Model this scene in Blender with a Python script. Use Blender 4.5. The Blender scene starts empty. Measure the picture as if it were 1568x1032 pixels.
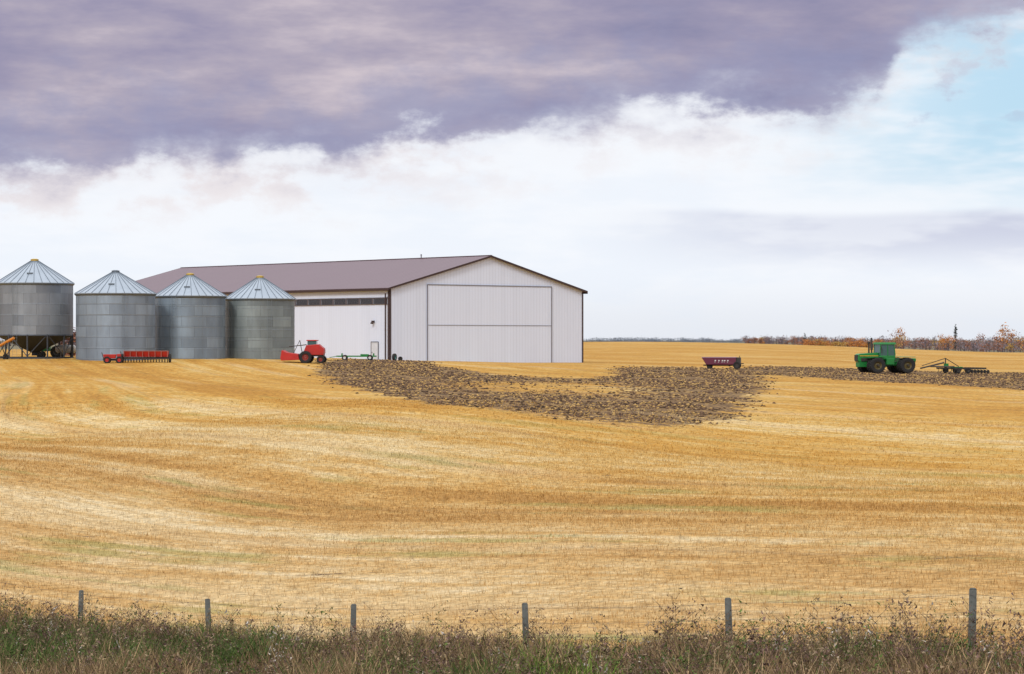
import bpy, math, random
import numpy as np
from mathutils import Matrix, Vector
random.seed(7); rng=np.random.default_rng(11)
F=3830.0; EZ=8.0
scene=bpy.context.scene
scene.view_settings.view_transform='Standard'; scene.view_settings.look='None'; scene.view_settings.exposure=0

# ------------------------------------------------------------------ terrain height
ZT=np.array([0,15,30,40,50,60,70,100,150,200,240,265,300,350,450,600,900,1300,2000,6000,30000],float)
QT=np.array([-784,-400,-190,0,110,400,784],float)
HT=np.array([
[-1.7,-3.2,-5.4,-6.4,-7.0,-7.5,-7.55,-6.9,-5.4,-3.8,-2.45,-1.6,-1.9,-3,-4,-4,-4,-4,-3.5,-2.5,-2.5],
[-1.7,-3.2,-5.3,-6.3,-6.9,-7.2,-7.3,-6.8,-5.4,-3.9,-2.6,-1.75,-1.9,-3,-4,-4,-4,-4,-3.5,-2.5,-2.5],
[-1.7,-3.2,-5.2,-6.1,-6.7,-7.0,-7.1,-6.7,-5.4,-4.1,-3.05,-2.35,-2.2,-3,-4,-4,-3.5,-3,-2.5,-2,-2],
[-1.7,-3.1,-5.1,-6.0,-6.5,-6.7,-6.8,-6.5,-5.4,-4.3,-3.3,-2.75,-2.55,-2.7,-3,-3,-2,-1.5,-1.5,-1.5,-1.5],
[-1.7,-3.1,-5.0,-5.9,-6.3,-6.5,-6.6,-6.4,-5.4,-4.4,-3.45,-2.95,-2.75,-2.7,-2.5,-1.6,-.05,-.5,-1.2,-1.5,-1.5],
[-1.7,-3.0,-4.9,-5.6,-6.1,-6.3,-6.4,-6.3,-5.6,-4.7,-3.95,-3.5,-3.25,-3.2,-3.1,-2.7,-1.2,-1.6,-2.5,-3,-3],
[-1.7,-2.9,-4.7,-5.3,-5.7,-5.9,-6.0,-6.2,-5.9,-5.1,-4.6,-4.3,-4.1,-4.3,-4.7,-4.8,-5.0,-7,-7,-6,-6]])
def sm_table():
    ls=np.linspace(math.log(5),math.log(30005),700); qs=np.linspace(-784,784,81)
    A=np.array([np.interp(ls,np.log(ZT+5),HT[i]) for i in range(len(QT))])
    B=np.array([np.interp(qs,QT,A[:,j]) for j in range(len(ls))])
    def blur(M,ax,n):
        for _ in range(n):
            p=np.take(M,np.clip(np.arange(M.shape[ax])-1,0,M.shape[ax]-1),axis=ax)
            q=np.take(M,np.clip(np.arange(M.shape[ax])+1,0,M.shape[ax]-1),axis=ax)
            M=.25*p+.5*M+.25*q
        return M
    return ls,qs,blur(blur(B,0,18),1,30)
LS,QS,TB=sm_table()
_grids={}
def vnoise(x,y,seed=0):
    if seed not in _grids: _grids[seed]=np.random.default_rng(seed+100).random((256,256))
    G=_grids[seed]; x=np.asarray(x,float); y=np.asarray(y,float)
    xi=np.floor(x).astype(int); yi=np.floor(y).astype(int); fx=x-xi; fy=y-yi
    fx=fx*fx*(3-2*fx); fy=fy*fy*(3-2*fy)
    a=G[xi%256,yi%256]; b=G[(xi+1)%256,yi%256]; c=G[xi%256,(yi+1)%256]; d=G[(xi+1)%256,(yi+1)%256]
    return (a*(1-fx)+b*fx)*(1-fy)+(c*(1-fx)+d*fx)*fy
def H(X,Z):
    X=np.asarray(X,float); Z=np.asarray(Z,float)
    Zc=np.clip(Z,0,29990); q=np.clip(X*F/np.maximum(Zc,30),-784,784)
    li=(np.log(Zc+5)-LS[0])/(LS[1]-LS[0]); qi=(q+784)/(QS[1]-QS[0])
    l0=np.clip(np.floor(li).astype(int),0,len(LS)-2); q0=np.clip(np.floor(qi).astype(int),0,len(QS)-2)
    fl=li-l0; fq=qi-q0
    h=(TB[l0,q0]*(1-fl)+TB[l0+1,q0]*fl)*(1-fq)+(TB[l0,q0+1]*(1-fl)+TB[l0+1,q0+1]*fl)*fq
    w=np.clip((Z-65)/60,0,1)*np.clip((1200-Z)/600,0,1); w2=np.clip((Z-75)/40,0,1)*np.clip((235-Z)/50,0,1)
    h=h+w*(.16*(vnoise(X/22,Z/34,1)-.5)+.08*(vnoise(X/7,Z/11,2)-.5))+w2*1.6*(vnoise(X/26+.3,Z/48,3)-.5)
    return EZ+h
def g(x,z): return float(H(x,z))
def PX(px,Z): return (px-784)*Z/F      # lateral metres for a bearing at distance Z
UX,UY=-.654,.757; VX,VY=.757,.654

# ------------------------------------------------------------------ ploughed areas (bearing, distance)
def pol(l): return [(q*z/F,z) for q,z in l]
P1=pol([(-235,288),(-285,270),(-300,248),(-282,219),(-230,192),(-155,176),(-60,166),(65,160),(180,157),(270,159),(325,168),(358,186),(376,212),(376,262),(300,288),(200,284),(150,268),(150,242),(100,234),(0,238),(-70,246),(-120,262),(-130,284)])
P2=pol([(300,262),(372,262),(480,256),(600,246),(700,238),(900,222),(1000,250),(1000,300),(784,304),(640,310),(500,312),(400,306),(340,292)])
def inpoly(X,Y,P):
    c=np.zeros(X.shape,bool); n=len(P)
    for i in range(n):
        x1,y1=P[i]; x2,y2=P[(i+1)%n]
        cond=((y1>Y)!=(y2>Y))&(X<(x2-x1)*(Y-y1)/((y2-y1) if y2!=y1 else 1e-9)+x1)
        c^=cond
    return c
def plough(X,Y):
    wx=X+1.8*(vnoise(X/5,Y/6,5)-.5)+.8*(vnoise(X/1.5,Y/2.5,7)-.5); wy=Y+6*(vnoise(X/6,Y/9,6)-.5)+2.5*(vnoise(X/1.8,Y/3,8)-.5)
    m=0
    for jx,jy in ((0,0),(1.3,4),(-1.3,4),(1.3,-4),(-1.3,-4),(.6,-2),(-.6,2)): m=m+(inpoly(wx+jx,wy+jy,P1)|inpoly(wx+jx,wy+jy,P2)).astype(float)/7
    d=np.sqrt(((X-3)/13)**2+((Y-208)/26)**2)
    m=m*np.where(inpoly(wx,wy,P1),np.clip(.34+.66*np.clip(d-.42,0,1)*1.5,0,1),.93)
    return m

# ------------------------------------------------------------------ node helper
class N:
    def __init__(s,nt): s.nt=nt; nt.nodes.clear()
    def n(s,t,**k):
        x=s.nt.nodes.new(t)
        for a,b in k.items(): setattr(x,a,b)
        return x
    def set(s,inp,v):
        if isinstance(v,bpy.types.NodeSocket): s.nt.links.new(v,inp)
        elif v is not None: inp.default_value=v
    def m(s,op,a,b=None,c=None,clamp=False):
        x=s.n('ShaderNodeMath',operation=op); x.use_clamp=clamp
        s.set(x.inputs[0],a)
        if b is not None: s.set(x.inputs[1],b)
        if c is not None: s.set(x.inputs[2],c)
        return x.outputs[0]
    def sep(s,v):
        x=s.n('ShaderNodeSeparateXYZ'); s.set(x.inputs[0],v); return x.outputs
    def comb(s,a,b,c=0.0):
        x=s.n('ShaderNodeCombineXYZ'); s.set(x.inputs[0],a); s.set(x.inputs[1],b); s.set(x.inputs[2],c); return x.outputs[0]
    def noise(s,v,scale=1.0,detail=2.0,rough=.5,dist=0.0):
        x=s.n('ShaderNodeTexNoise'); x.noise_dimensions='2D' if dist==0 and s.two else '3D'; s.set(x.inputs['Vector'],v); x.inputs['Scale'].default_value=scale
        x.inputs['Detail'].default_value=detail; x.inputs['Roughness'].default_value=rough; x.inputs['Distortion'].default_value=dist
        return x.outputs['Fac']
    two=False
    def ramp(s,f,stops,interp='LINEAR'):
        x=s.n('ShaderNodeValToRGB'); s.set(x.inputs[0],f); cr=x.color_ramp; cr.interpolation=interp
        while len(cr.elements)<len(stops): cr.elements.new(.5)
        for e,(p,c) in zip(cr.elements,stops):
            e.position=p; e.color=(c[0],c[1],c[2],1) if not isinstance(c,(int,float)) else (c,c,c,1)
        return x.outputs[0]
    def mix(s,f,a,b,bl='MIX'):
        x=s.n('ShaderNodeMix',data_type='RGBA',blend_type=bl)
        s.set(x.inputs[0],f)
        for i,v in ((6,a),(7,b)):
            if isinstance(v,tuple): v=(v[0],v[1],v[2],1)
            s.set(x.inputs[i],v)
        return x.outputs[2]
    def ss(s,v,lo,hi,a=0.0,b=1.0):
        x=s.n('ShaderNodeMapRange',interpolation_type='SMOOTHSTEP'); s.set(x.inputs[0],v)
        x.inputs[1].default_value=lo; x.inputs[2].default_value=hi; x.inputs[3].default_value=a; x.inputs[4].default_value=b
        return x.outputs[0]
    def bsdf(s,col,rough=.8,metal=0.0,normal=None,spec=None):
        b=s.n('ShaderNodeBsdfPrincipled'); o=s.n('ShaderNodeOutputMaterial')
        if isinstance(col,tuple): col=(col[0],col[1],col[2],1)
        s.set(b.inputs['Base Color'],col); s.set(b.inputs['Roughness'],rough); s.set(b.inputs['Metallic'],metal)
        if spec is not None: b.inputs['Specular IOR Level'].default_value=spec
        if normal is not None: s.nt.links.new(normal,b.inputs['Normal'])
        s.nt.links.new(b.outputs[0],o.inputs[0]); return b
    def bump(s,h,strength=.5,dist=.05):
        x=s.n('ShaderNodeBump'); x.inputs['Strength'].default_value=strength; x.inputs['Distance'].default_value=dist
        s.nt.links.new(h,x.inputs['Height']); return x.outputs[0]
def newmat(name):
    m=bpy.data.materials.new(name); m.use_nodes=True; return m,N(m.node_tree)
def pmat(name,col,rough=.6,metal=0.0,var=.25,scale=1.5,dirt=(.16,.12,.08),dirtamt=.3):
    m,k=newmat(name); tc=k.n('ShaderNodeTexCoord').outputs['Object']
    a=k.noise(tc,scale,4,.6); b=k.noise(tc,scale*5,3,.6)
    c=k.mix(k.ss(a,.3,.7,0.0,var),(col[0],col[1],col[2]),(col[0]*.55,col[1]*.55,col[2]*.55))
    c=k.mix(k.ss(b,.5,.75,0.0,dirtamt),c,dirt)
    k.bsdf(c,k.ss(b,.3,.7,rough-.08,min(1,rough+.12)),metal); return m

# ------------------------------------------------------------------ mesh helpers
def np_mesh(name,V,Fc,mat,col=None,smooth=False,attr=None):
    me=bpy.data.meshes.new(name); k=Fc.shape[1]
    me.vertices.add(len(V)); me.vertices.foreach_set('co',V.astype(np.float32).ravel())
    me.loops.add(Fc.size); me.loops.foreach_set('vertex_index',Fc.astype(np.int32).ravel())
    me.polygons.add(len(Fc)); me.polygons.foreach_set('loop_start',np.arange(0,Fc.size,k,dtype=np.int32))
    me.update(calc_edges=True); me.validate()
    if smooth: me.polygons.foreach_set('use_smooth',np.ones(len(Fc),bool))
    if col is not None:
        a=me.color_attributes.new('Col','FLOAT_COLOR','POINT')
        c=np.concatenate([col,np.ones((len(col),1))],1); a.data.foreach_set('color',c.astype(np.float32).ravel())
    if attr is not None:
        a=me.attributes.new('plough','FLOAT','POINT'); a.data.foreach_set('value',attr.astype(np.float32).ravel())
    me.materials.append(mat); o=bpy.data.objects.new(name,me); scene.collection.objects.link(o); return o
def empty(name,loc,rz=0.0):
    e=bpy.data.objects.new(name,None); e.empty_display_size=1; e.location=loc; e.rotation_euler=(0,0,rz)
    scene.collection.objects.link(e); return e
class M:
    def __init__(s): s.v=[]; s.f=[]
    def add(s,vs,fs):
        o=len(s.v); s.v+= [tuple(v) for v in vs]; s.f+=[tuple(i+o for i in f) for f in fs]; return s
    def box(s,c,d,rz=0,ry=0,top=(1,1),sx=0):
        x,y,z=d[0]/2,d[1]/2,d[2]/2
        vs=[Vector((a*x*(top[0] if b2>0 else 1)+(sx if b2>0 else 0),b*y*(top[1] if b2>0 else 1),b2*z)) for b2 in (-1,1) for a,b in ((-1,-1),(1,-1),(1,1),(-1,1))]
        R=Matrix.Rotation(rz,3,'Z')@Matrix.Rotation(ry,3,'Y'); vs=[R@v+Vector(c) for v in vs]
        return s.add(vs,[(3,2,1,0),(4,5,6,7),(0,1,5,4),(1,2,6,5),(2,3,7,6),(3,0,4,7)])
    def cyl(s,p,q,r,r2=None,n=14):
        p=Vector(p); q=Vector(q); r2=r if r2 is None else r2; d=(q-p).normalized()
        a=d.orthogonal().normalized(); b=d.cross(a); vs=[]
        for c,rr in ((p,r),(q,r2)):
            for i in range(n):
                t=2*math.pi*i/n; vs.append(c+(a*math.cos(t)+b*math.sin(t))*rr)
        fs=[(i,(i+1)%n,n+(i+1)%n,n+i) for i in range(n)]+[tuple(range(n-1,-1,-1)),tuple(range(n,2*n))]
        return s.add(vs,fs)
    def prism(s,prof,y0,y1):
        n=len(prof); vs=[(x,y0,z) for x,z in prof]+[(x,y1,z) for x,z in prof]
        return s.add(vs,[(i,(i+1)%n,n+(i+1)%n,n+i) for i in range(n)]+[tuple(range(n-1,-1,-1)),tuple(range(n,2*n))])
    def rev(s,prof,c,n=28,axis='y'):
        c=Vector(c); m=len(prof); vs=[]
        for i in range(n):
            t=2*math.pi*i/n
            for r,h in prof:
                if axis=='y': vs.append(c+Vector((r*math.cos(t),h,r*math.sin(t))))
                else: vs.append(c+Vector((r*math.cos(t),r*math.sin(t),h)))
        fs=[]
        for i in range(n):
            j=(i+1)%n
            for k in range(m-1): fs.append((i*m+k,i*m+k+1,j*m+k+1,j*m+k))
        return s.add(vs,fs)
    def build(s,name,mat,parent=None,smooth=False,bevel=0):
        me=bpy.data.meshes.new(name); me.from_pydata(s.v,[],s.f); me.update()
        import bmesh
        bm=bmesh.new(); bm.from_mesh(me); bmesh.ops.recalc_face_normals(bm,faces=bm.faces[:]); bm.to_mesh(me); bm.free()
        me.materials.append(mat)
        if smooth: me.polygons.foreach_set('use_smooth',[True]*len(me.polygons))
        o=bpy.data.objects.new(name,me); scene.collection.objects.link(o)
        if parent: o.parent=parent
        if bevel:
            b=o.modifiers.new('b','BEVEL'); b.width=bevel; b.segments=2
        return o

# ------------------------------------------------------------------ field colour nodes
def field_nodes(k,lite=False):
    k.two=True
    P=k.n('ShaderNodeNewGeometry').outputs['Position']; x,y,z=k.sep(P)
    u=k.m('ADD',k.m('MULTIPLY',x,UX),k.m('MULTIPLY',y,UY)); v=k.m('ADD',k.m('MULTIPLY',x,VX),k.m('MULTIPLY',y,VY))
    P2d=k.comb(x,y,0.0)
    bend=k.m('SUBTRACT',k.m('MULTIPLY',x,.35),k.m('MULTIPLY',k.m('SQRT',k.m('ADD',k.m('MULTIPLY',x,x),600.0)),.8))
    bend=k.m('MULTIPLY',bend,k.ss(v,40,150))
    w=k.noise(P2d,.011,1,.5); v2=k.m('ADD',k.m('ADD',v,bend),k.m('MULTIPLY',k.m('SUBTRACT',w,.5),26.0))
    s1=k.noise(k.comb(k.m('MULTIPLY',u,.008),k.m('MULTIPLY',v2,.075)),1,3,.55)
    s2=k.noise(k.comb(k.m('MULTIPLY',u,.016),k.m('ADD',k.m('MULTIPLY',v2,.36),40.0)),1,4,.64)
    s3=k.noise(k.comb(k.m('MULTIPLY',u,.09),k.m('ADD',k.m('MULTIPLY',v2,1.5),90.0)),1,2,.65)
    pat=k.noise(P2d,.035,3,.6); mid=k.noise(P2d,.42,3,.7)
    near=k.ss(v,50,125,1,0)
    t=k.m('MULTIPLY',s1,.26)
    for a,b in ((s2,.27),(s3,.18),(pat,.27),(mid,.28)): t=k.m('ADD',t,k.m('MULTIPLY',a,b))
    t=k.m('SUBTRACT',t,.14)
    t=k.m('ADD',t,k.m('MULTIPLY',k.m('MULTIPLY',k.m('SUBTRACT',s2,.5),near),.30))
    t=k.m('ADD',t,k.ss(v,40,130,.02,-.015)); t=k.m('ADD',t,k.ss(v,135,175,0,-.03))
    c=k.ramp(t,[(.36,(.41,.205,.036)),(.45,(.50,.275,.056)),(.54,(.55,.355,.110)),(.65,(.64,.495,.25))])
    c=k.mix(k.ss(v,42,105,.62,0),c,k.ramp(t,[(.39,(.39,.24,.10)),(.47,(.49,.325,.15)),(.55,(.55,.40,.215)),(.66,(.65,.53,.34))]))
    fr=k.m('ABSOLUTE',k.m('SUBTRACT',k.m('FRACT',k.m('DIVIDE',v2,9.5)),.5))
    ln=k.m('MULTIPLY',k.ss(fr,.0,.06,1,0),k.ss(s3,.42,.62,.05,.55))
    c=k.mix(ln,c,(.33,.20,.08))
    l2=k.m('MULTIPLY',k.ss(fr,.08,.14,1,0),k.ss(pat,.42,.6,.0,.35)); c=k.mix(l2,c,(.64,.50,.28))
    fine=None
    gm=k.m('MULTIPLY',k.ss(k.noise(k.comb(k.m('MULTIPLY',u,.05),k.m('ADD',k.m('MULTIPLY',v2,.3),200.0)),1,3,.65),.57,.70,0,.5),k.ss(v,60,130,1,.25))
    c=k.mix(gm,c,(.26,.27,.08))
    if not lite:
        fine=k.noise(P2d,2.6,4,.78)
        c=k.mix(1.0,c,k.ramp(fine,[(.30,.50),(.5,.97),(.68,1.28)]),'MULTIPLY')
        far=k.ss(y,980,1250); c=k.mix(far,c,k.mix(k.ss(pat,.4,.6),(.22,.17,.10),(.15,.155,.10)))
    return dict(c=c,x=x,y=y,u=u,v=v,v2=v2,fine=fine,mid=mid,P=P2d,s3=s3)

mt,k=newmat('field_ground'); d=field_nodes(k)
pl=k.n('ShaderNodeAttribute',attribute_name='plough').outputs['Fac']
soil=k.ramp(k.noise(d['P'],1.5,4,.8),[(.30,(.05,.030,.019)),(.46,(.12,.074,.043)),(.56,(.22,.142,.070)),(.66,(.46,.29,.10))])
fur=k.noise(k.comb(k.m('MULTIPLY',d['x'],.10),k.m('MULTIPLY',d['y'],.42)),1,4,.7)
pn=k.m('ADD',pl,k.m('ADD',k.m('MULTIPLY',k.m('SUBTRACT',k.noise(d['P'],.8,5,.75),.5),1.7),k.m('MULTIPLY',k.m('SUBTRACT',fur,.5),1.5)))
c=k.mix(k.ss(pn,.38,.64,0,.95),d['c'],soil)
vg=k.ss(k.m('ADD',d['v'],k.m('MULTIPLY',k.m('SUBTRACT',d['mid'],.5),2.0)),32.6,33.6,1,0)
c=k.mix(vg,c,k.mix(d['fine'],(.05,.055,.02),(.16,.13,.05)))
hb=k.m('ADD',d['fine'],k.m('MULTIPLY',d['s3'],.6)); hb=k.m('ADD',hb,k.m('MULTIPLY',pl,k.m('MULTIPLY',d['mid'],1.6)))
k.bsdf(c,.95,0,k.bump(hb,.55,.12),.15)

xs=np.arange(-75,75.01,.75); e=[]; s=.9; x=75
while x<26000: s*=1.09; x+=s; e.append(x)
xs=np.concatenate([-np.array(e[::-1]),xs,np.array(e)])
ys=[-200,-120,-70,-40,-20,-8,0,4,8,12,16]; y=20.0
while y<100: ys.append(y); y+=.45
while y<330: ys.append(y); y+=y*.0038
while y<29000: ys.append(y); y+=y*.02
ys=np.array(ys); XX,YY=np.meshgrid(xs,ys); X=XX.ravel(); Y=YY.ravel()
pl_=np.zeros(X.shape); msk=(Y>140)&(Y<340)&(abs(X)<110); pl_[msk]=plough(X[msk],Y[msk])
ZZ=H(X,Y)+pl_*.06*(rng.random(X.shape)-.5)
nx=len(xs); ny=len(ys); ii,jj=np.meshgrid(np.arange(ny-1),np.arange(nx-1),indexing='ij'); b=(ii*nx+jj).ravel()
np_mesh('field_ground',np.stack([X,Y,ZZ],1),np.stack([b,b+1,b+nx+1,b+nx],1),mt,smooth=True,attr=pl_)

# ------------------------------------------------------------------ blades
def blades(name,bx,by,h,w,lean,col,mat,segs=2,z0=None,tipcol=None):
    n=len(bx); bz=(H(bx,by) if z0 is None else z0)-.02
    a=rng.random(n)*math.pi; la=rng.random(n)*2*math.pi
    dx=np.cos(a)*w/2; dy=np.sin(a)*w/2; lx=np.cos(la)*lean*h; ly=np.sin(la)*lean*h
    B=np.stack([bx,by,bz],1); D=np.stack([dx,dy,0*dx],1)
    T=B+np.stack([lx,ly,h],1)
    if segs==1:
        V=np.stack([B-D,B+D,T],1).reshape(-1,3); Fc=np.arange(3*n).reshape(-1,3); C=np.repeat(col,3,0)
    else:
        Mi=B+np.stack([lx*.3,ly*.3,h*.55],1)
        V=np.stack([B-D,B+D,Mi-D*.8,Mi+D*.8,T],1).reshape(-1,3); o=(np.arange(n)*5)[:,None]
        Fc=np.concatenate([o+np.array([[0,1,3]]),o+np.array([[0,3,2]]),o+np.array([[2,3,4]])],0)
        tc=col if tipcol is None else tipcol
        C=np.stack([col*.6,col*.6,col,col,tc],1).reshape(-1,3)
    return np_mesh(name,V,Fc,mat,col=C)
mg,k=newmat('grass_blades'); ca=k.n('ShaderNodeAttribute',attribute_name='Col').outputs['Color']
bb=k.bsdf(ca,.75,0,None,.2)
ms,k=newmat('stubble_straw'); dd=field_nodes(k,True); ca=k.n('ShaderNodeAttribute',attribute_name='Col').outputs['Color']
k.bsdf(k.mix(1.0,dd['c'],ca,'MULTIPLY'),.8,0,None,.2)
def uv2xy(u,v): return UX*u+VX*v, UY*u+VY*v
def stub(n,v0,v1,u0,u1,h,w):
    v=v0+(v1-v0)*rng.random(n)**1.1; v=np.round(v/.30)*.30+rng.normal(0,.06,n); u=u0+(u1-u0)*rng.random(n)
    x,y=uv2xy(u,v); ok=(abs(x)<y*.225+2)&(y>34)&(y<175); x=x[ok];y=y[ok]; n=len(x)
    sc=1+ (y/150)
    br=.66+.58*rng.random(n); tint=rng.random(n)[:,None]
    col=br[:,None]*(np.array([[1.0,1.0,1.0]])*(1-tint)+np.array([[1.05,1.1,1.25]])*tint)
    return x,y,h*(.5+rng.random(n))*1.0,w*sc,col
R=[stub(320000,33.0,95,-20,130,.12,.018),stub(150000,60,150,-40,190,.11,.03)]
x=np.concatenate([r[0] for r in R]); y=np.concatenate([r[1] for r in R]); h=np.concatenate([r[2] for r in R]); w=np.concatenate([r[3] for r in R]); c=np.concatenate([r[4] for r in R])
blades('wheat_stubble',x,y,h,w,.25,c,ms,1)
def verge(n,hmin,hmax,w,kind):
    v=20+13.1*rng.random(n); u=5+85*rng.random(n)
    if kind=='edge': v=33.3+rng.normal(0,.6,n)
    if kind=='leaf': v=20+12.8*rng.random(n)
    x,y=uv2xy(u,v); ok=(abs(x)<y*.225+2)&(y>26); x=x[ok];y=y[ok];u=u[ok];v=v[ok];n=len(x)
    cl=vnoise(u/1.1,v/1.1,21); big=.6*vnoise(u/4,v/3,22)+.4*vnoise(u/1.5,v/1.3,23); f=.40+1.2*cl**1.3
    f*=np.clip((34.2-v)/2.2,.45,1)
    f*=1-.12*np.clip((u-38)/15,0,1)
    hh=(hmin+(hmax-hmin)*rng.random(n))*f
    q=x/y*F
    spot=np.exp(-((q-95)/80)**2)*.45
    green=np.clip((u-32)/14,0,1)*.45+2.1*(big-.45)+spot+.12*(rng.random(n)-.5); green=np.clip(green,0.03,.92)
    if kind=='edge': green*=.35
    fresh=np.clip(spot*1.6,0,.7)
    if kind=='leaf':
        k_=rng.random(n)<green*.85+.03; x=x[k_];y=y[k_];hh=hh[k_];u=u[k_];cl=cl[k_];fresh=fresh[k_];n=len(x); green=np.ones(n)
    gcol=np.array([[.045,.088,.018]])+rng.random((n,1))*np.array([[.07,.085,.022]])+fresh[:,None]*np.array([[.13,.17,.02]])
    bcol=np.array([[.15,.095,.045]])+rng.random((n,1))**1.6*np.array([[.34,.25,.14]])
    pick=(rng.random(n)<green)[:,None]
    c=np.where(pick,gcol,bcol)*(.45+1.05*rng.random((n,1)))
    return x,y,hh,w*(.6+.8*rng.random(n)),c
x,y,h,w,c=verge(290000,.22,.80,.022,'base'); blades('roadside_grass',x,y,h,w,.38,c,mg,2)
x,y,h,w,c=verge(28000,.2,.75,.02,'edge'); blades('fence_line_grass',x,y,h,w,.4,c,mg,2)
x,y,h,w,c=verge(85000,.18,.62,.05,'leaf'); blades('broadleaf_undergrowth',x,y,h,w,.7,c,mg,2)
def weeds(n):
    u=8+75*rng.random(n); v=22.5+11.2*rng.random(n)**.8; x,y=uv2xy(u,v)
    keep=(vnoise(u/2.2,v/2.2,31)>.36)&(abs(x)<y*.22+1); x=x[keep];y=y[keep];u=u[keep];v=v[keep]
    V=[];C=[];Z=H(x,y)
    for i in range(len(x)):
        hh=random.uniform(.45,.9) if random.random()<.86 else random.uniform(.9,1.35); 
        if v[i]>32.5: hh*=.85
        if u[i]>40: hh*=.95
        lx=random.uniform(-.22,.22); ly=random.uniform(-.2,.2)
        b=np.array([x[i],y[i],Z[i]-.03]); t=b+np.array([lx,ly,hh])
        kind=random.random(); sc=np.array([.12,.085,.045])*random.uniform(.6,1.3)
        hc=np.array([.13,.078,.062]) if kind<.48 else (np.array([.27,.20,.12]) if kind<.76 else (np.array([.075,.115,.025]) if kind<.96 else np.array([.40,.36,.31])))
        hc=hc*random.uniform(.6,1.4)
        V+= [b+[-.009,0,0],b+[.009,0,0],t]; C+=[sc]*3
        nb=random.randint(4,10); S=random.uniform(.7,1.5)
        for j in range(nb):
            s=.30+.70*(j+1)/nb; p=b+(t-b)*s; a=random.uniform(0,6.28); L=random.uniform(.06,.24)*(1.25-s*.6)
            q=p+np.array([math.cos(a)*L,math.sin(a)*L,L*.9]); V+=[p+[0,0,-.008],p+[0,0,.008],q]; C+=[sc]*3
            for m_ in range(5):
                r=q+np.random.normal(0,.026*S,3); d1=np.random.normal(0,.020*S,3); d2=np.random.normal(0,.020*S,3)
                V+=[r,r+d1,r+d2]; C+=[hc*random.uniform(.6,1.5)]*3
    V=np.array(V); np_mesh('roadside_weeds',V,np.arange(len(V)).reshape(-1,3),mg,col=np.array(C))
np.random.seed(3); weeds(6200)

# ------------------------------------------------------------------ clods
n=150000; x=rng.uniform(-26,75,n); y=rng.uniform(150,318,n); keep=(rng.random(n)<plough(x,y)**1.8)&(vnoise(x/3.0,y/1.6,41)>.36); x=x[keep][:38000];y=y[keep][:38000]; n=len(x)
base=np.array([[1,0,0],[-1,0,0],[0,1,0],[0,-1,0],[0,0,1],[0,0,-.5]],float); fc=np.array([[0,2,4],[2,1,4],[1,3,4],[3,0,4],[2,0,5],[1,2,5],[3,1,5],[0,3,5]])
sz=(.035+.10*rng.random(n)**2.0); V=base[None]*sz[:,None,None]*rng.uniform(.6,1.4,(n,6,1))*np.array([1.5,1.3,.75])
an=rng.random(n)*6.28; ca_,sa_=np.cos(an),np.sin(an); V=np.stack([V[...,0]*ca_[:,None]-V[...,1]*sa_[:,None],V[...,0]*sa_[:,None]+V[...,1]*ca_[:,None],V[...,2]],2)
V+=np.stack([x,y,H(x,y)+.02],1)[:,None]; Fc=(fc[None]+(np.arange(n)*6)[:,None,None]).reshape(-1,3)
cc=np.where(rng.random((n,1))<.30,np.array([[.46,.29,.10]]),np.array([[.11,.064,.036]])*(.35+1.4*rng.random((n,1))))
np_mesh('ploughed_soil_clods',V.reshape(-1,3),Fc,mg,col=np.repeat(cc,6,0))

# ------------------------------------------------------------------ fence
mpost=pmat('weathered_post',(.12,.125,.11),.9,0,.6,3,(.04,.045,.035),.5); mwire=pmat('fence_wire',(.20,.18,.16),.5,.6,.2)
fe=empty('wire_fence',(7.74,42,g(7.74,42)))
fo=Vector(fe.location)
tops={0:4.16,1:4.77,2:5.32,3:5.80,4:6.13,5:6.36}; pts=[]
for i in range(-4,12):
    X_=7.74-3.74*i; Y_=42+4.33*i; zg=g(X_,Y_); zt=EZ-tops[i] if i in tops else zg+1.2
    tx=random.uniform(-.05,.05); m=M()
    m.cyl(Vector((X_-tx,Y_,zg-.3))-fo,Vector((X_,Y_,zt-.02))-fo,.072,.062,12).cyl(Vector((X_,Y_,zt-.02))-fo,Vector((X_,Y_,zt))-fo,.062,.045,12)
    m.build('post_%d'%(i+5),mpost,fe,True); pts.append(Vector((X_,Y_,zt)))
m=M()
for dz in (.10,.40,.68,.95):
    for a,b in zip(pts[:-1],pts[1:]):
        pr=None
        for j in range(7):
            t=j/6; p=a.lerp(b,t)-fo; p.z-=dz+.03*4*t*(1-t); p.x-=.06; p.y-=.05
            if pr: m.cyl(pr,p,.0036,n=4)
            pr=p
m.build('strands',mwire,fe)

# ------------------------------------------------------------------ shed
def ribbed(name,col,axis,pitch,depth,dark,rough=.45,metal=0.0,bs=.7):
    m,k=newmat(name); tc=k.n('ShaderNodeTexCoord').outputs['Object']; x,y,z=k.sep(tc)
    c=x if axis=='x' else y
    fr=k.m('ABSOLUTE',k.m('SUBTRACT',k.m('FRACT',k.m('DIVIDE',c,pitch)),.5)); rib=k.ss(fr,.0,.16,1,0)
    st=k.noise(k.comb(k.m('MULTIPLY',c,1.3),k.m('MULTIPLY',z,.12),0.0),1,4,.6)
    sheet=k.n('ShaderNodeTexWhiteNoise',noise_dimensions='1D'); k.set(sheet.inputs['W'],k.m('FLOOR',k.m('DIVIDE',c,.92)))
    col2=k.mix(k.m('MULTIPLY',rib,dark),col,tuple(a*.6 for a in col))
    col2=k.mix(k.ss(st,.45,.75,0,.15),col2,tuple(a*.78 for a in col))
    col2=k.mix(1.0,col2,k.ramp(sheet.outputs['Value'],[(0,.965),(1,1.0)]),'MULTIPLY')
    k.bsdf(col2,rough,metal,k.bump(rib,bs,depth)); return m
white=(.70,.775,.91)
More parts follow.
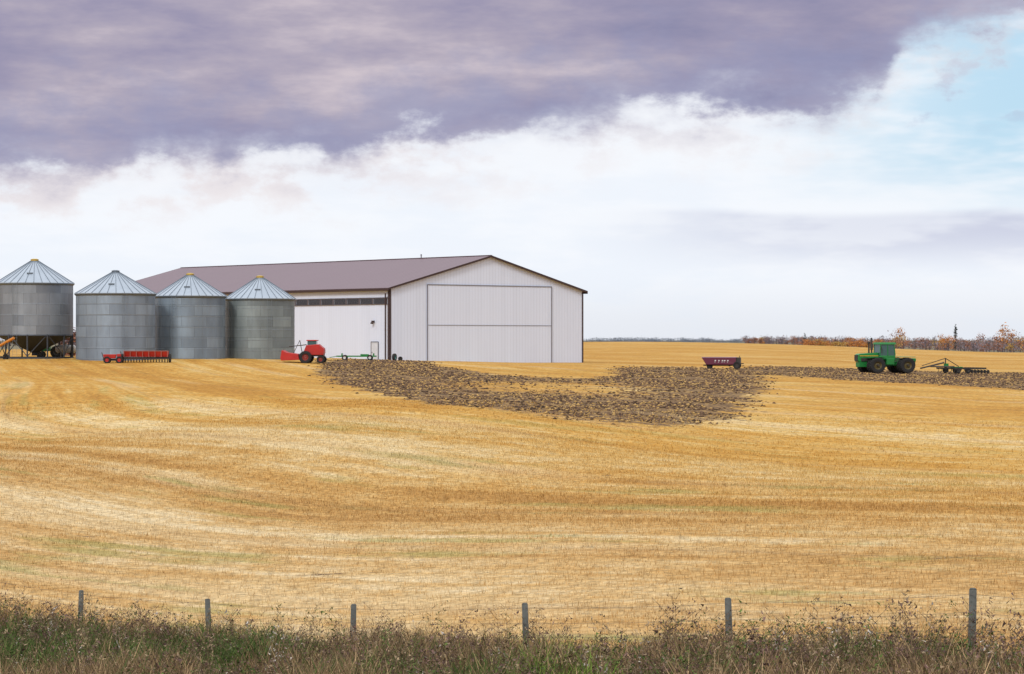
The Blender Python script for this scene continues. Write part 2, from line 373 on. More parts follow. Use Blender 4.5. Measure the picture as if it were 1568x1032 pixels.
mwx=ribbed('white_steel_gable',white,'x',.46,.02,.26,bs=.4); mwy=ribbed('white_steel_side',white,'y',.46,.02,.10,bs=.3)
mroof=ribbed('mauve_steel_roof',(.165,.110,.128),'y',.92,.04,.55,.42)
mtrim=pmat('dark_brown_trim',(.045,.022,.022),.5); mline=pmat('door_edge',(.20,.20,.23),.6); mdark=pmat('dark_glazing',(.03,.03,.04),.2,0,.3,1,(.06,.06,.07),.2)
W=29.9; L=66.0; fl=EZ-2.9; HE=8.9; HA=12.82
sh=empty('machine_shed',(-14,287,fl),math.atan2(.652,.759))
M().add([(0,0,-1),(W,0,-1),(W,0,HE),(W/2,0,HA),(0,0,HE)],[(0,1,2,3,4)]).build('front_gable_wall',mwx,sh)
M().add([(0,L,-1),(W,L,-1),(W,L,HE),(W/2,L,HA),(0,L,HE)],[(4,3,2,1,0)]).build('rear_gable_wall',mwx,sh)
M().add([(0,0,-1),(0,L,-1),(0,L,HE),(0,0,HE)],[(3,2,1,0)]).build('side_wall_a',mwy,sh)
M().add([(W,0,-1),(W,L,-1),(W,L,HE),(W,0,HE)],[(0,1,2,3)]).build('side_wall_b',mwy,sh)
sl=(HA-HE)/(W/2); ov=.45
M().prism([(-ov,HE-ov*sl+.02),(W/2,HA+.02),(W+ov,HE-ov*sl+.02),(W+ov,HE-ov*sl+.14),(W/2,HA+.14),(-ov,HE-ov*sl+.14)],-.35,L+.35).build('roof',mroof,sh)
m=M()
for y0,y1 in ((-.39,-.352),(L+.352,L+.39)):
    m.prism([(-ov-.02,HE-ov*sl-.08),(W/2,HA-.08),(W+ov+.02,HE-ov*sl-.08),(W+ov+.02,HE-ov*sl+.15),(W/2,HA+.15),(-ov-.02,HE-ov*sl+.15)],y0,y1)
m.box((-ov-.03,L/2,HE-.17),(.05,L+.7,.28)).box((W+ov+.03,L/2,HE-.17),(.05,L+.7,.28)); m.build('fascia',mtrim,sh)
m=M(); m.box((-.04,.16,3.9),(.07,.32,9.9)).box((.06,-.035,3.9),(.12,.06,9.9)).box((W-.07,-.035,3.9),(.16,.06,9.9)).box((W+.04,.1,3.9),(.07,.25,9.9)); m.build('corner_trim',mtrim,sh)
m=M(); m.box((W/2,-.0,HA+.16),(.5,.1,.06)); m.box((W/2,L/2,HA+.17),(.36,L+.6,.05)); m.build('ridge_cap',mroof,sh)
x0,x1,zt,zs=5.45,24.7,9.32,4.67
M().box(((x0+x1)/2,-.05,(zt-1)/2),(x1-x0,.06,zt+1)).build('overhead_door',mwx,sh)
m=M(); m.box((x0,-.10,(zt-1)/2),(.11,.05,zt+1)).box((x1,-.10,(zt-1)/2),(.11,.05,zt+1)).box(((x0+x1)/2,-.10,zt+.05),(x1-x0+.13,.06,.10)).box(((x0+x1)/2,-.10,zs),(x1-x0-.13,.05,.05)); m.build('door_frame',mline,sh)
m=M()
for i in range(18): m.box((-.03,.75+i*2.55+1.1,7.42),(.05,2.25,.62))
m.build('clerestory_windows',mdark,sh)
m=M(); m.box((-.05,24,7.79),(.09,47.5,.10)).box((-.05,24,7.06),(.09,47.5,.08))
for i in range(19): m.box((-.05,.62+i*2.55,7.42),(.09,.18,.62))
m.build('window_trim',pmat('mullion_grey',(.12,.10,.11),.5),sh)
M().box((-.05,2.8,1.62),(.06,1.2,2.05)).build('walk_door',pmat('walk_door_white',(.66,.70,.76),.5),sh)
m=M(); m.box((-.06,2.13,1.65),(.08,.09,2.2)).box((-.06,3.47,1.65),(.08,.09,2.2)).box((-.06,2.8,2.72),(.08,1.25,.09)).box((-.10,3.25,1.5),(.05,.08,.12)); m.build('walk_door_frame',mline,sh)
m=M(); m.box((-.15,3.0,5.05),(.3,.25,.25)).cyl((-.3,3,5.0),(-.35,3,4.8),.12,.18); m.build('wall_lamp_housing',mtrim,sh)
m=M(); m.cyl((W/2,13,HA),(W/2,13,HA+.55),.07).cyl((W/2,13,HA+.5),(W/2,13,HA+.65),.14,.05); m.build('roof_vent',mline,sh)
m=M(); m.box((-.4,.35,3.8),(.12,.12,9.0)); m.build('downpipe',mtrim,sh)

# ------------------------------------------------------------------ bins
def binmat(name,tint,seed):
    m,k=newmat(name); uv=k.n('ShaderNodeUVMap',uv_map='UVMap').outputs[0]; x,y,z=k.sep(uv)
    br=k.n('ShaderNodeTexBrick'); k.set(br.inputs['Vector'],k.comb(k.m('ADD',x,seed*3.3),y,0.0)); br.offset=.5
    br.inputs['Scale'].default_value=1; br.inputs['Brick Width'].default_value=2.7; br.inputs['Row Height'].default_value=1.12; br.inputs['Mortar Size'].default_value=.022
    br.inputs['Color1'].default_value=(1,1,1,1); br.inputs['Color2'].default_value=(.55,.57,.60,1); br.inputs['Mortar'].default_value=(.40,.40,.40,1); br.inputs['Mortar Smooth'].default_value=.3
    big=k.noise(k.comb(k.m('MULTIPLY',x,.35),k.m('MULTIPLY',y,.10),seed),1,4,.6); st=k.noise(k.comb(k.m('MULTIPLY',x,2.0),k.m('MULTIPLY',y,.35),seed),1,5,.65)
    c=k.mix(k.ss(big,.35,.65),tint,tuple(a*.72 for a in tint)); c=k.mix(.85,c,br.outputs['Color'],'MULTIPLY')
    c=k.mix(k.ss(st,.48,.75,0,.28),c,(.24,.25,.25))
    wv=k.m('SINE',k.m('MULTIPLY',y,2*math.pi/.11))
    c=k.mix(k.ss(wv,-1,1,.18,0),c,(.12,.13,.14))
    k.bsdf(c,k.ss(st,.3,.7,.42,.6),.35,k.bump(wv,.4,.012)); return m
mcone,k=newmat('galvanised_roof'); tc=k.n('ShaderNodeTexCoord').outputs['Object']; nn=k.noise(tc,.9,5,.6)
k.bsdf(k.mix(nn,(.44,.51,.58),(.30,.36,.42)),.45,.35)
mrib=pmat('roof_rib',(.16,.20,.24),.5,.3); mseam=pmat('bin_seam',(.24,.28,.31),.5,.4); mcap=pmat('yellow_cap',(.62,.42,.05),.5,0,.4,3); mleg=pmat('bin_leg_steel',(.06,.07,.085),.6,.3)
def grain_bin(px,Z,R,top,roofH,tint,seed,hop=None,cap=mcap):
    X_=PX(px,Z); zg=g(X_,Z); e=empty('grain_bin',(X_,Z,zg)); zt=EZ+top-zg; zb=-.6 if hop is None else EZ+hop-zg
    n=72; vs=[];fs=[]
    for i in range(n+1):
        t=2*math.pi*i/n
        for z_ in (zb,zt): vs.append((R*math.cos(t),R*math.sin(t),z_))
    me=bpy.data.meshes.new('bin_wall'); me.from_pydata(vs,[],[(2*i,2*i+2,2*i+3,2*i+1) for i in range(n)]); uvl=me.uv_layers.new(name='UVMap')
    for lp in me.loops:
        vi=lp.vertex_index; uvl.data[lp.index].uv=((vi//2)/n*2*math.pi*R,vs[vi][2])
    me.polygons.foreach_set('use_smooth',[True]*n); me.materials.append(binmat('bin_corrugated_%d'%seed,tint,seed))
    o=bpy.data.objects.new('bin_wall',me); scene.collection.objects.link(o); o.parent=e
    m=M(); ns=30; rt=.42; zr=zt+roofH
    m.rev([(R+.14,zt-.10),(R+.16,zt-.04),(rt,zr),(0,zr+.05)],(0,0,0),ns*2,'z'); m.build('cone_roof',mcone,e)
    m=M()
    for i in range(ns):
        t=2*math.pi*(i+.3)/ns; c_,s_=math.cos(t),math.sin(t)
        m.cyl((c_*(R+.15),s_*(R+.15),zt-.02),(c_*rt,s_*rt,zr+.02),.035,.028,4)
    m.build('roof_ribs',mrib,e)
    m=M(); m.rev([(R+.03,zt-.28),(R+.17,zt-.13),(R+.17,zt-.09)],(0,0,0),60,'z'); m.build('eave_ring',mrib,e)
    m=M(); m.cyl((0,0,zr),(0,0,zr+.16),rt,rt*.95,18).cyl((0,0,zr+.16),(0,0,zr+.24),rt*1.12,rt*.5,18); m.build('cap',cap,e,)
    m=M(); ta=-1.9 if seed%2 else -1.2
    for off in (-.06,.06):
        c_,s_=math.cos(ta+off),math.sin(ta+off); m.cyl((c_*(R+.12),s_*(R+.12),.2),(c_*(R+.12),s_*(R+.12),zt),.013,n=4)
    z_=.4
    while z_<zt: 
        m.cyl((math.cos(ta-.06)*(R+.12),math.sin(ta-.06)*(R+.12),z_),(math.cos(ta+.06)*(R+.12),math.sin(ta+.06)*(R+.12),z_),.010,n=4); z_+=.35
    m.build('ladder',mseam,e)
    m=M()
    for t in np.linspace(0,2*math.pi,10)[:-1]:
        c_,s_=math.cos(t+.1*seed),math.sin(t+.1*seed); m.cyl((c_*(R+.01),s_*(R+.01),zb),(c_*(R+.01),s_*(R+.01),zt-.3),.014,n=4)
    for z_ in np.arange(zt-1.12,zb,-1.12): m.rev([(R+.004,z_-.025),(R+.02,z_),(R+.004,z_+.025)],(0,0,0),60,'z')
    m.build('sheet_seams',mseam,e)
    m=M(); m.box((0,-R*.62,zt+roofH*.42),(.6,.5,.12)); m.build('hatch',mrib,e)
    if hop is not None:
        m=M(); m.rev([(R,zb),(R+.05,zb-.12),(R-.05,zb-.15),(.3,zb-1.9),(.3,zb-2.2),(0,zb-2.2)],(0,0,0),40,'z'); m.build('hopper',mleg,e)
        m=M(); nl=12
        for i in range(nl):
            t=2*math.pi*i/nl; t2=2*math.pi*(i+1)/nl; p=Vector((math.cos(t)*R,math.sin(t)*R,0)); q=Vector((math.cos(t2)*R,math.sin(t2)*R,0))
            m.cyl(p+Vector((0,0,-.3)),p+Vector((0,0,zb)),.09,n=6)
            m.cyl(p+Vector((0,0,.2)) if i%2 else q+Vector((0,0,.2)),q+Vector((0,0,zb)) if i%2 else p+Vector((0,0,zb)),.05,n=5)
        m.rev([(R+.08,-.05),(R+.08,.12),(R-.12,.12)],(0,0,0),40,'z'); m.build('legs',mleg,e)
    return e
grain_bin(53,262,3.97,6.0,2.3,(.32,.36,.40),1,hop=.6)
grain_bin(177,258,4.04,4.85,2.15,(.35,.44,.53),2,cap=mrib)
grain_bin(291,264,3.72,4.70,2.15,(.33,.42,.50),3)
grain_bin(398,268,3.70,4.48,2.2,(.32,.38,.38),4)

# ------------------------------------------------------------------ machinery
mgreen=pmat('green_paint',(.015,.22,.045),.35,0,.3,1.2,(.12,.10,.05),.2); myel=pmat('yellow_paint',(.65,.42,.02),.4); mblk=pmat('black_rubber',(.018,.018,.018),.85,0,.3,3,(.07,.055,.04),.35)
mglass,k=newmat('cab_glass'); k.bsdf((.05,.12,.12),.06,0)
mred=pmat('red_paint',(.48,.022,.018),.4,0,.35,1.2,(.18,.09,.05),.3); mmar=pmat('maroon_paint',(.13,.018,.045),.45); mmet=pmat('dark_metal',(.06,.055,.05),.6,.4); mwht=pmat('white_paint',(.72,.72,.70),.5)
mora=pmat('orange_paint',(.60,.22,.02),.45)
def wheel(T,Rm,c,r,w,ax='y'):
    prof=[(r*.52,-w*.42),(r*.80,-w*.5),(r*.95,-w*.46),(r,-w*.3),(r,w*.3),(r*.95,w*.46),(r*.80,w*.5),(r*.52,w*.42)]
    T.rev(prof,c,28); c=Vector(c)
    if r>.5:
        for i in range(22):
            t=2*math.pi*i/22
            for s_ in (-1,1):
                tt=t+(.14 if s_>0 else 0); p=c+Vector((math.cos(tt)*r*.99,s_*w*.02,math.sin(tt)*r*.99)); q=c+Vector((math.cos(tt+.13)*r*.99,s_*w*.48,math.sin(tt+.13)*r*.99)); T.cyl(p,q,.045,n=4)
    Rm.rev([(0,-w*.12),(r*.18,-w*.2),(r*.35,-w*.12),(r*.50,-w*.38),(r*.53,-w*.42)],c,20); Rm.rev([(0,w*.12),(r*.18,w*.2),(r*.35,w*.12),(r*.50,w*.38),(r*.53,w*.42)],c,20)
def place(name,px,Z,rz,dz=0): X_=PX(px,Z); return empty(name,(X_,Z,g(X_,Z)+dz),rz)
tr=place('articulated_tractor',1356,287,math.radians(197),.05); tr.scale=(1.1,1.05,1.02)
T=M();Rm=M()
for xx in (1.65,-1.75):
    for yy in (.95,1.55,-.95,-1.55): wheel(T,Rm,(xx,yy,.85),.85,.50)
T.build('tires',mblk,tr); Rm.build('rims',pmat('rim_dull',(.10,.075,.02),.6),tr)
m=M(); m.prism([(1.0,1.25),(3.25,1.25),(3.35,1.5),(3.30,2.05),(3.1,2.17),(1.0,2.30)],-.48,.48); m.build('hood',mgreen,tr,bevel=.05)
m=M(); m.box((3.33,0,1.70),(.10,.80,.65)); m.box((2.4,.50,1.5),(1.2,.04,.35)).box((2.4,-.50,1.5),(1.2,.04,.35)); m.build('grille_and_side_screens',mmet,tr)
m=M(); m.box((2.1,.495,1.93),(2.1,.03,.08)).box((2.1,-.495,1.93),(2.1,.03,.08)); m.build('hood_stripe',myel,tr)
m=M(); m.box((1.6,0,.95),(3.2,.9,.55)).box((-1.9,0,1.05),(2.6,.9,.5)).box((-.15,0,.95),(.9,.5,.35)).box((-2.2,0,1.45),(1.9,1.5,.35)).box((-2.9,.0,1.2),(.5,1.2,.9)); m.box((1.6,1.1,1.80),(1.9,.9,.06)).box((1.6,-1.1,1.80),(1.9,.9,.06)).box((-1.8,1.2,1.80),(1.7,1.1,.06)).box((-1.8,-1.2,1.80),(1.7,1.1,.06)).box((0,.95,1.3),(.9,.6,.7)).box((0,-.95,1.3),(.9,.6,.7)); m.build('chassis_and_fenders',mgreen,tr,bevel=.03)
m=M(); m.prism([(-.75,1.95),(1.0,1.95),(.92,3.20),(-.62,3.20)],-.78,.78); m.build('cab_glass',mglass,tr)
m=M(); m.box((.12,0,1.72),(1.75,1.6,.48)); m.box((.12,0,3.32),(1.95,1.78,.24),top=(.9,.9))
for yy in (-.79,.79):
    for xa,xb in ((-.75,-.62),(1.0,.92),(.1,.12)): m.cyl((xa,yy,1.95),(xb,yy,3.22),.05,n=6)
m.build('cab_frame_and_roof',mgreen,tr,bevel=.02)
m=M(); m.cyl((1.75,.35,2.2),(1.75,.35,3.95),.09).cyl((1.75,.35,2.6),(1.75,.35,3.3),.14).cyl((1.75,-.35,2.2),(1.75,-.35,3.3),.09).cyl((1.75,-.35,3.3),(1.75,-.35,3.5),.17)
m.cyl((0.1,-.9,.6),(0.1,-.9,1.9),.03,n=5).box((.1,-1.2,.6),(.4,.3,.05)).cyl((.9,1.0,2.2),(.95,1.0,2.9),.02,n=4).box((.95,1.05,2.8),(.05,.2,.35)); m.cyl((1.65,-1.9,.88),(1.65,1.9,.88),.12).cyl((-1.75,-1.9,.88),(-1.75,1.9,.88),.12); m.build('exhaust_axles_steps',mmet,tr)
cu=place('disc_cultivator',1450,291,math.radians(203),.05)
m=M(); m.cyl((3.6,0,.6),(0.4,0,1.25),.09,n=6).cyl((2.2,0,.8),(0,1.6,.8),.07,n=6).cyl((2.2,0,.8),(0,-1.6,.8),.07,n=6)
m.cyl((3.4,0,.9),(.2,0,1.75),.045,n=5).cyl((.2,0,.7),(.2,0,1.8),.07,n=6).cyl((.2,0,1.75),(-1.6,0,.8),.05,n=6)
for xx in (0,-1.3,-2.6,-3.9): m.box((xx,0,.62),(.12,4.4,.12))
for yy in (-2.1,-1,0,1,2.1): m.box((-1.95,yy,.54),(4.0,.1,.1))
m.build('frame',mmet,cu)
m=M()
for xx in (0,-1.3,-2.6,-3.9):
    for j in range(7):
        yy=-2.1+j*.68+(.1 if xx<-1.5 else 0); m.cyl((xx,yy,.6),(xx-.28,yy,.4),.025,n=4).cyl((xx-.28,yy,.4),(xx+.05,yy,-.05),.025,n=4)
for j in range(7): m.cyl((-4.4,-2.1+j*.66,.2),(-4.4,-2.07+j*.66,.2),.22,n=14)
m.cyl((-4.4,-2.2,.2),(-4.4,2.2,.2),.03,n=6).box((-4.15,0,.5),(.6,.1,.08)); m.build('tines_and_discs',mmet,cu)
T=M();Rm=M()
for yy in (-1.3,1.3): wheel(T,Rm,(-.65,yy,.36),.36,.22); wheel(T,Rm,(-2.0,yy,.36),.36,.22)
T.build('tires',mblk,cu); Rm.build('rims',mmet,cu)
m=M(); m.box((.1,0,1.0),(.4,.4,.3)).box((-1.3,0,.72),(.2,2.4,.1)); m.build('hydraulic_box',mgreen,cu)
wg=place('grain_wagon',1103,283,math.radians(172),.0)
m=M(); m.prism([(-1.75,.5),(1.55,.5),(2.05,1.30),(-1.85,1.30)],-1.0,1.0); m.build('box_body',mmar,wg,bevel=.03)
m=M(); m.box((.1,0,1.32),(3.95,2.06,.06)); m.build('top_rail',pmat('pale_rail',(.45,.30,.36),.5),wg)
m=M()
for i,xx in enumerate((-.9,-.55,-.3,.1,.5)): m.box((xx,1.012,.95),(.16,.012,.12)).box((xx+.05,1.012,.78),(.10,.012,.06))
m.build('lettering',mwht,wg)
m=M(); m.box((-2.05,0,.9),(.5,1.7,.8)).box((-2.4,0,.6),(.5,.3,.1)).box((0,0,.42),(3.8,.8,.14)).cyl((-2.2,.6,.6),(-2.2,.6,1.5),.04,n=5); m.build('frame',mmet,wg)
T=M();Rm=M()
for yy in (-.95,.95): wheel(T,Rm,(-1.9,yy,.42),.42,.25); wheel(T,Rm,(1.2,yy*.7,.3),.3,.2)
T.build('tires',mblk,wg); Rm.build('rims',mmet,wg)
sw=place('swather',465,256,math.radians(178),-.05)
m=M(); m.prism([(-2.1,.85),(-.2,.85),(-.1,1.25),(-.35,1.85),(-1.6,1.95),(-2.15,1.5)],-.8,.8); m.build('engine_body',mred,sw,bevel=.04)
m=M(); m.prism([(.3,.35),(2.15,.28),(2.25,.55),(2.1,1.35),(1.6,1.1),(.45,.95)],-1.3,1.3); m.build('header',mred,sw,bevel=.03)
m=M(); m.box((-.9,0,2.02),(.9,1.1,.55)); m.build('cab_glass',mglass,sw)
m=M(); m.box((-.9,0,2.34),(1.1,1.3,.10)).box((-1.9,.0,1.2),(.5,1.64,.35)); m.build('cab_roof',mred,sw)
m=M(); m.cyl((.1,.4,1.0),(.35,.4,2.35),.04,n=5).cyl((.35,.4,2.35),(1.0,.4,1.0),.03,n=5).cyl((-.2,.3,1.2),(.6,.3,.7),.12,n=8).cyl((-.2,-.3,1.2),(.6,-.3,.7),.12,n=8).cyl((-.3,0,1.9),(1.5,0,1.7),.05,n=5).box((-.8,0,.8),(2.6,1.3,.18))
for i in range(6):
    t=i*math.pi/3; m.cyl((1.9+.45*math.cos(t),-1.25,1.25+.45*math.sin(t)),(1.9+.45*math.cos(t),1.25,1.25+.45*math.sin(t)),.025,n=4)
m.build('reel_and_frame',mmet,sw)
T=M();Rm=M()
for yy in (-1.05,1.05): wheel(T,Rm,(-.3,yy,.62),.62,.4); wheel(T,Rm,(-1.85,yy,.4),.40,.25)
T.build('tires',mblk,sw); Rm.build('rims',pmat('rim_red',(.25,.03,.02),.5),sw)
sd=place('seed_drill',224,249,math.radians(2),-.05)
m=M(); m.prism([(-.45,1.15),(-.25,.6),(.25,.6),(.45,1.15)],-1,1)
m2=M()
for v in m.v: m2.v.append((v[1]*2.2,v[0],v[2]))
m2.f=m.f; m2.build('hopper',mred,sd,bevel=.02)
m=M(); m.box((0,-.02,1.18),(4.45,.98,.05))
for i in range(8): m.box((-2.15+i*.614,-.5,.88),(.05,.14,.58))
m.build('lid_and_ribs',pmat('pale_red',(.40,.14,.11),.5),sd)
m=M(); m.box((0,0,.5),(4.4,.15,.12)).box((0,-.5,.42),(4.4,.1,.1)).cyl((0,-.5,.4),(0,-2.4,.35),.05,n=5)
for i in range(16): m.cyl((-2.1+i*.28,-.3,.6),(-2.1+i*.28,-.1,.0),.025,n=4).cyl((-2.1+i*.28,.3,.22),(-2.07+i*.28,.3,.22),.22,n=12)
m.build('openers',mmet,sd)
def wheelx(T,Rm,c,r,w):
    a=M();b_=M(); wheel(a,b_,(0,0,0),r,w)
    for A,B in ((a,T),(b_,Rm)): B.add([(v[1]+c[0],v[0]+c[1],v[2]+c[2]) for v in A.v],A.f)
T=M();Rm=M(); wheelx(T,Rm,(-2.35,0,.45),.45,.2); wheelx(T,Rm,(2.35,0,.45),.45,.2); T.build('tires',mblk,sd); Rm.build('rims',mmet,sd)
hc=place('harrow_cart',173,248,math.radians(5),-.05)
m=M(); m.box((-.3,0,.7),(1.1,.7,.4),top=(1.2,1.1)).box((.6,0,.8),(.4,.5,.3)); m.build('tank',mred,hc,bevel=.04)
m=M(); m.box((0,0,.4),(2.0,.12,.12)).cyl((-.9,0,.4),(-1.1,0,1.1),.04,n=5).cyl((.9,0,.4),(.75,0,1.2),.04,n=5).box((0,.3,.35),(1.8,.1,.1))
for i in range(7): m.cyl((-.9+i*.3,.3,.4),(-.95+i*.3,.35,0),.02,n=4)
m.build('frame',mmet,hc); T=M();Rm=M()
for yy in (-.6,.6):
    for xx in (-.55,.65): wheel(T,Rm,(xx,yy,.35),.35,.2)
T.build('tires',mblk,hc); Rm.build('rims',mred,hc)
gt=place('header_trailer',546,277,math.radians(0),.0)
m=M(); m.box((0,-.5,.45),(4.4,.12,.14)).box((0,.5,.45),(4.4,.12,.14))
for i in range(7): m.box((-2.1+i*.7,0,.45),(.1,.88,.10))
m.box((.9,0,.60),(.9,.9,.16)).cyl((-2.2,0,.45),(-3.0,0,.3),.04,n=5).box((-1.6,0,.65),(.12,1.0,.25)).box((1.9,0,.65),(.12,1.0,.25)); m.build('frame',mgreen,gt)
T=M();Rm=M()
for yy in (-.65,.65):
    for xx in (-1.3,1.5): wheel(T,Rm,(xx,yy,.3),.3,.18)
T.build('tires',mblk,gt); Rm.build('rims',mwht,gt)
tt=place('tractor_tire',604,279,math.radians(70),.0); T=M();Rm=M(); wheel(T,Rm,(0,0,.42),.42,.3); T.build('tire',mblk,tt); Rm.build('rim',pmat('blue_green',(.06,.22,.2),.5),tt)
tt=place('tractor_tire',613,281,math.radians(20),.0); T=M();Rm=M(); wheel(T,Rm,(0,0,.25),.25,.2); T.build('tire',mblk,tt); Rm.build('rim',mmet,tt)
ga=place('grain_auger',-4,256,math.radians(150),-.1)
m=M(); m.cyl((-2.2,0,2.3),(2.2,0,.45),.14,n=12).box((2.2,0,.45),(.7,.6,.5),top=(1.3,1.3)); m.build('tube_and_hopper',mora,ga)
m=M(); m.cyl((-.4,-.7,.35),(-1.4,0,1.95),.04,n=5).cyl((-.4,.7,.35),(-1.4,0,1.95),.04,n=5).cyl((-.4,-.7,.35),(1.6,0,.7),.04,n=5).cyl((-.4,.7,.35),(1.6,0,.7),.04,n=5).cyl((-.4,-.8,.35),(-.4,.8,.35),.04,n=5).box((.6,0,1.45),(.5,.4,.4)); m.build('undercarriage',mmet,ga)
T=M();Rm=M(); wheel(T,Rm,(-.4,-.8,.35),.35,.2); wheel(T,Rm,(-.4,.8,.35),.35,.2); T.build('tires',mblk,ga); Rm.build('rims',mmet,ga)
st=place('small_tractor',80,268,math.radians(175),-.1)
m=M(); m.prism([(.2,.7),(1.5,.7),(1.55,1.3),(.2,1.4)],-.3,.3); m.box((-.4,0,.8),(1.0,.6,.4)).box((-.6,.55,1.15),(.9,.3,.06)).box((-.6,-.55,1.15),(.9,.3,.06)); m.build('body',mgreen,st,bevel=.03)
m=M(); m.box((-.6,0,1.25),(.4,.45,.1)).box((-.8,0,1.5),(.08,.45,.45)).cyl((.9,.1,1.3),(.9,.1,1.9),.035,n=6).cyl((.2,0,1.3),(-.1,0,1.55),.02,n=4).cyl((-.12,0,1.45),(-.08,0,1.6),.18,n=12); m.build('seat_exhaust_wheel',mmet,st)
T=M();Rm=M()
for yy in (-.6,.6): wheel(T,Rm,(-.6,yy,.62),.62,.32); wheel(T,Rm,(1.2,yy,.35),.35,.2)
T.build('tires',mblk,st); Rm.build('rims',mmet,st)
pt=place('propane_tank',101,264,0,.0)
m=M(); m.cyl((-.9,0,.9),(.9,0,.9),.45,n=20).cyl((-1.1,0,.9),(-.9,0,.9),.2,.45,n=20).cyl((.9,0,.9),(1.1,0,.9),.45,.2,n=20).cyl((0,0,1.3),(0,0,1.5),.15); m.build('tank',mwht,pt,False)
m=M(); m.box((-.6,0,.25),(.12,.7,.6)).box((.6,0,.25),(.12,.7,.6)); m.build('saddles',mmet,pt)

# ------------------------------------------------------------------ distant trees
def trees(name,lst):
    V=[];C=[]
    for (px,Z,h,r,kind) in lst:
        X_=PX(px,Z); zg=g(X_,Z)-.3
        colr={'bare':(.20,.155,.17),'orange':(.44,.19,.055),'rust':(.29,.14,.09),'yellow':(.43,.28,.08),'dark':(.055,.06,.055),'blue':(.16,.19,.24),'grey':(.24,.22,.25)}[kind]
        tc=np.array((.13,.11,.11)); V+=[[X_-.25,Z,zg],[X_+.25,Z,zg],[X_,Z,zg+h*.8]]; C+=[tc]*3
        nb=14 if kind in('bare','grey') else 8
        for j in range(nb):
            z0=zg+h*random.uniform(.15,.7); a=random.uniform(0,6.28); L=random.uniform(.2,.5)*h
            V+=[[X_,Z,z0],[X_+.1,Z,z0+.25],[X_+math.cos(a)*L*.45,Z+math.sin(a)*L*.45,z0+L]]; C+=[tc]*3
        clumps=[(random.gauss(0,r*.42),random.gauss(0,r*.42),h*random.uniform(.2,.88)) for _ in range(9)]
        if kind=='dark': clumps=[(random.gauss(0,.1),random.gauss(0,.1),h*t) for t in np.linspace(.12,1,9)]
        nl=130 if kind in('bare','grey') else 300
        for j in range(nl):
            cx,cy,cz=random.choice(clumps); s_=r*.30 if kind!='dark' else r*.5*(1.05-cz/h)
            p=np.array([X_+cx+random.gauss(0,s_),Z+cy+random.gauss(0,s_),zg+max(.2,cz+random.gauss(0,h*.08))])
            q=.15+h*.024
            V+=[p,p+np.random.normal(0,q,3),p+np.random.normal(0,q,3)]; C+=[np.array(colr)*random.uniform(.6,1.4)]*3
    V=np.array(V); np_mesh(name,V,np.arange(len(V)).reshape(-1,3),mg,col=np.array(C))
lst=[]
for i in range(350):
    px=random.uniform(1140,1620); t=(px-1145)/420
    Z=random.uniform(1150,1500); h=random.uniform(2.2,4.6)+t*random.uniform(1.2,4.8)
    kd=random.choices(['bare','grey','orange','rust','yellow','dark'],[6.5,4,1.4,3.0,.7,.2])[0]; lst.append((px,Z,h,h*random.uniform(.4,.7),kd))
for px in range(1235,1335,6): lst.append((px+random.uniform(-3,3),980,random.uniform(1.6,3.0),2.6,random.choice(['orange','yellow','orange'])))
lst+=[(1536,1250,14,3.8,'orange'),(1542,1255,12.5,3.6,'orange'),(1548,1262,11,3.5,'rust'),(1463,1300,12,1.3,'dark'),(1529,1260,10,3,'rust'),(1380,1280,11,3.2,'orange'),(1374,1290,10,3,'rust'),(1500,1300,10,3.2,'rust'),(1440,1300,9,3,'orange'),(1562,1280,9,3,'rust')]
for i in range(14): lst.append((random.uniform(100,120),430,random.uniform(4,7),1.8,random.choice(['rust','bare'])))
trees('distant_trees',lst)
lst=[(random.uniform(890,1150),random.uniform(2300,3000),random.uniform(2,5.5),7,'blue') for _ in range(110)]+[(random.uniform(-80,450),1600,6,6,'bare') for _ in range(60)]
trees('far_tree_belt',lst)

# ------------------------------------------------------------------ world
wd=bpy.data.worlds.new('World'); scene.world=wd; wd.use_nodes=True; k=N(wd.node_tree); k.two=True
SE=math.radians(38); SAZ=math.radians(205)
dr=k.n('ShaderNodeTexCoord').outputs['Generated']; x,y,z=k.sep(dr)
az=k.m('ARCTAN2',x,y); ln=k.m('SQRT',k.m('ADD',k.m('MULTIPLY',x,x),k.m('MULTIPLY',y,y))); el=k.m('ARCTAN2',z,ln)
A=k.m('MULTIPLY',az,38.3); E=k.m('MULTIPLY',el,38.3)
def sn(sa,se,oa,oe,det,r=.55):
    return k.noise(k.comb(k.m('ADD',k.m('MULTIPLY',A,sa),oa),k.m('ADD',k.m('MULTIPLY',E,se),oe),0.0),1,det,r)
t=k.m('DIVIDE',k.m('ADD',A,8.0),16.0,clamp=True)
edge=k.m('MULTIPLY',k.ramp(t,[(.01,.250),(.20,.258),(.33,.262),(.40,.300),(.54,.305),(.62,.335),(.80,.335),(.845,.355),(.875,.43),(.99,.475)],'EASE'),10.0)
n1=sn(.85,1.5,3.1,9.2,6,.6); n0=sn(.22,.6,17.0,5.0,2); n4=sn(.35,.9,71.0,33.0,5,.6)
d=k.m('ADD',k.m('SUBTRACT',E,edge),k.m('MULTIPLY',k.m('SUBTRACT',n1,.5),1.25)); d=k.m('ADD',d,k.m('MULTIPLY',k.m('SUBTRACT',n0,.5),.5))
hard=k.ss(d,-.08,.32); soft=k.ss(d,-.45,.75)
mask=k.m('ADD',k.m('MULTIPLY',hard,k.ss(n4,.38,.6,.25,.85)),k.m('MULTIPLY',soft,k.ss(n4,.38,.6,.75,.15)))
n2=sn(.17,.62,31.0,14.0,6,.6)
deck=k.ramp(n2,[(.32,(.27,.265,.41)),(.45,(.345,.32,.45)),(.57,(.45,.405,.50)),(.70,(.63,.555,.61))])
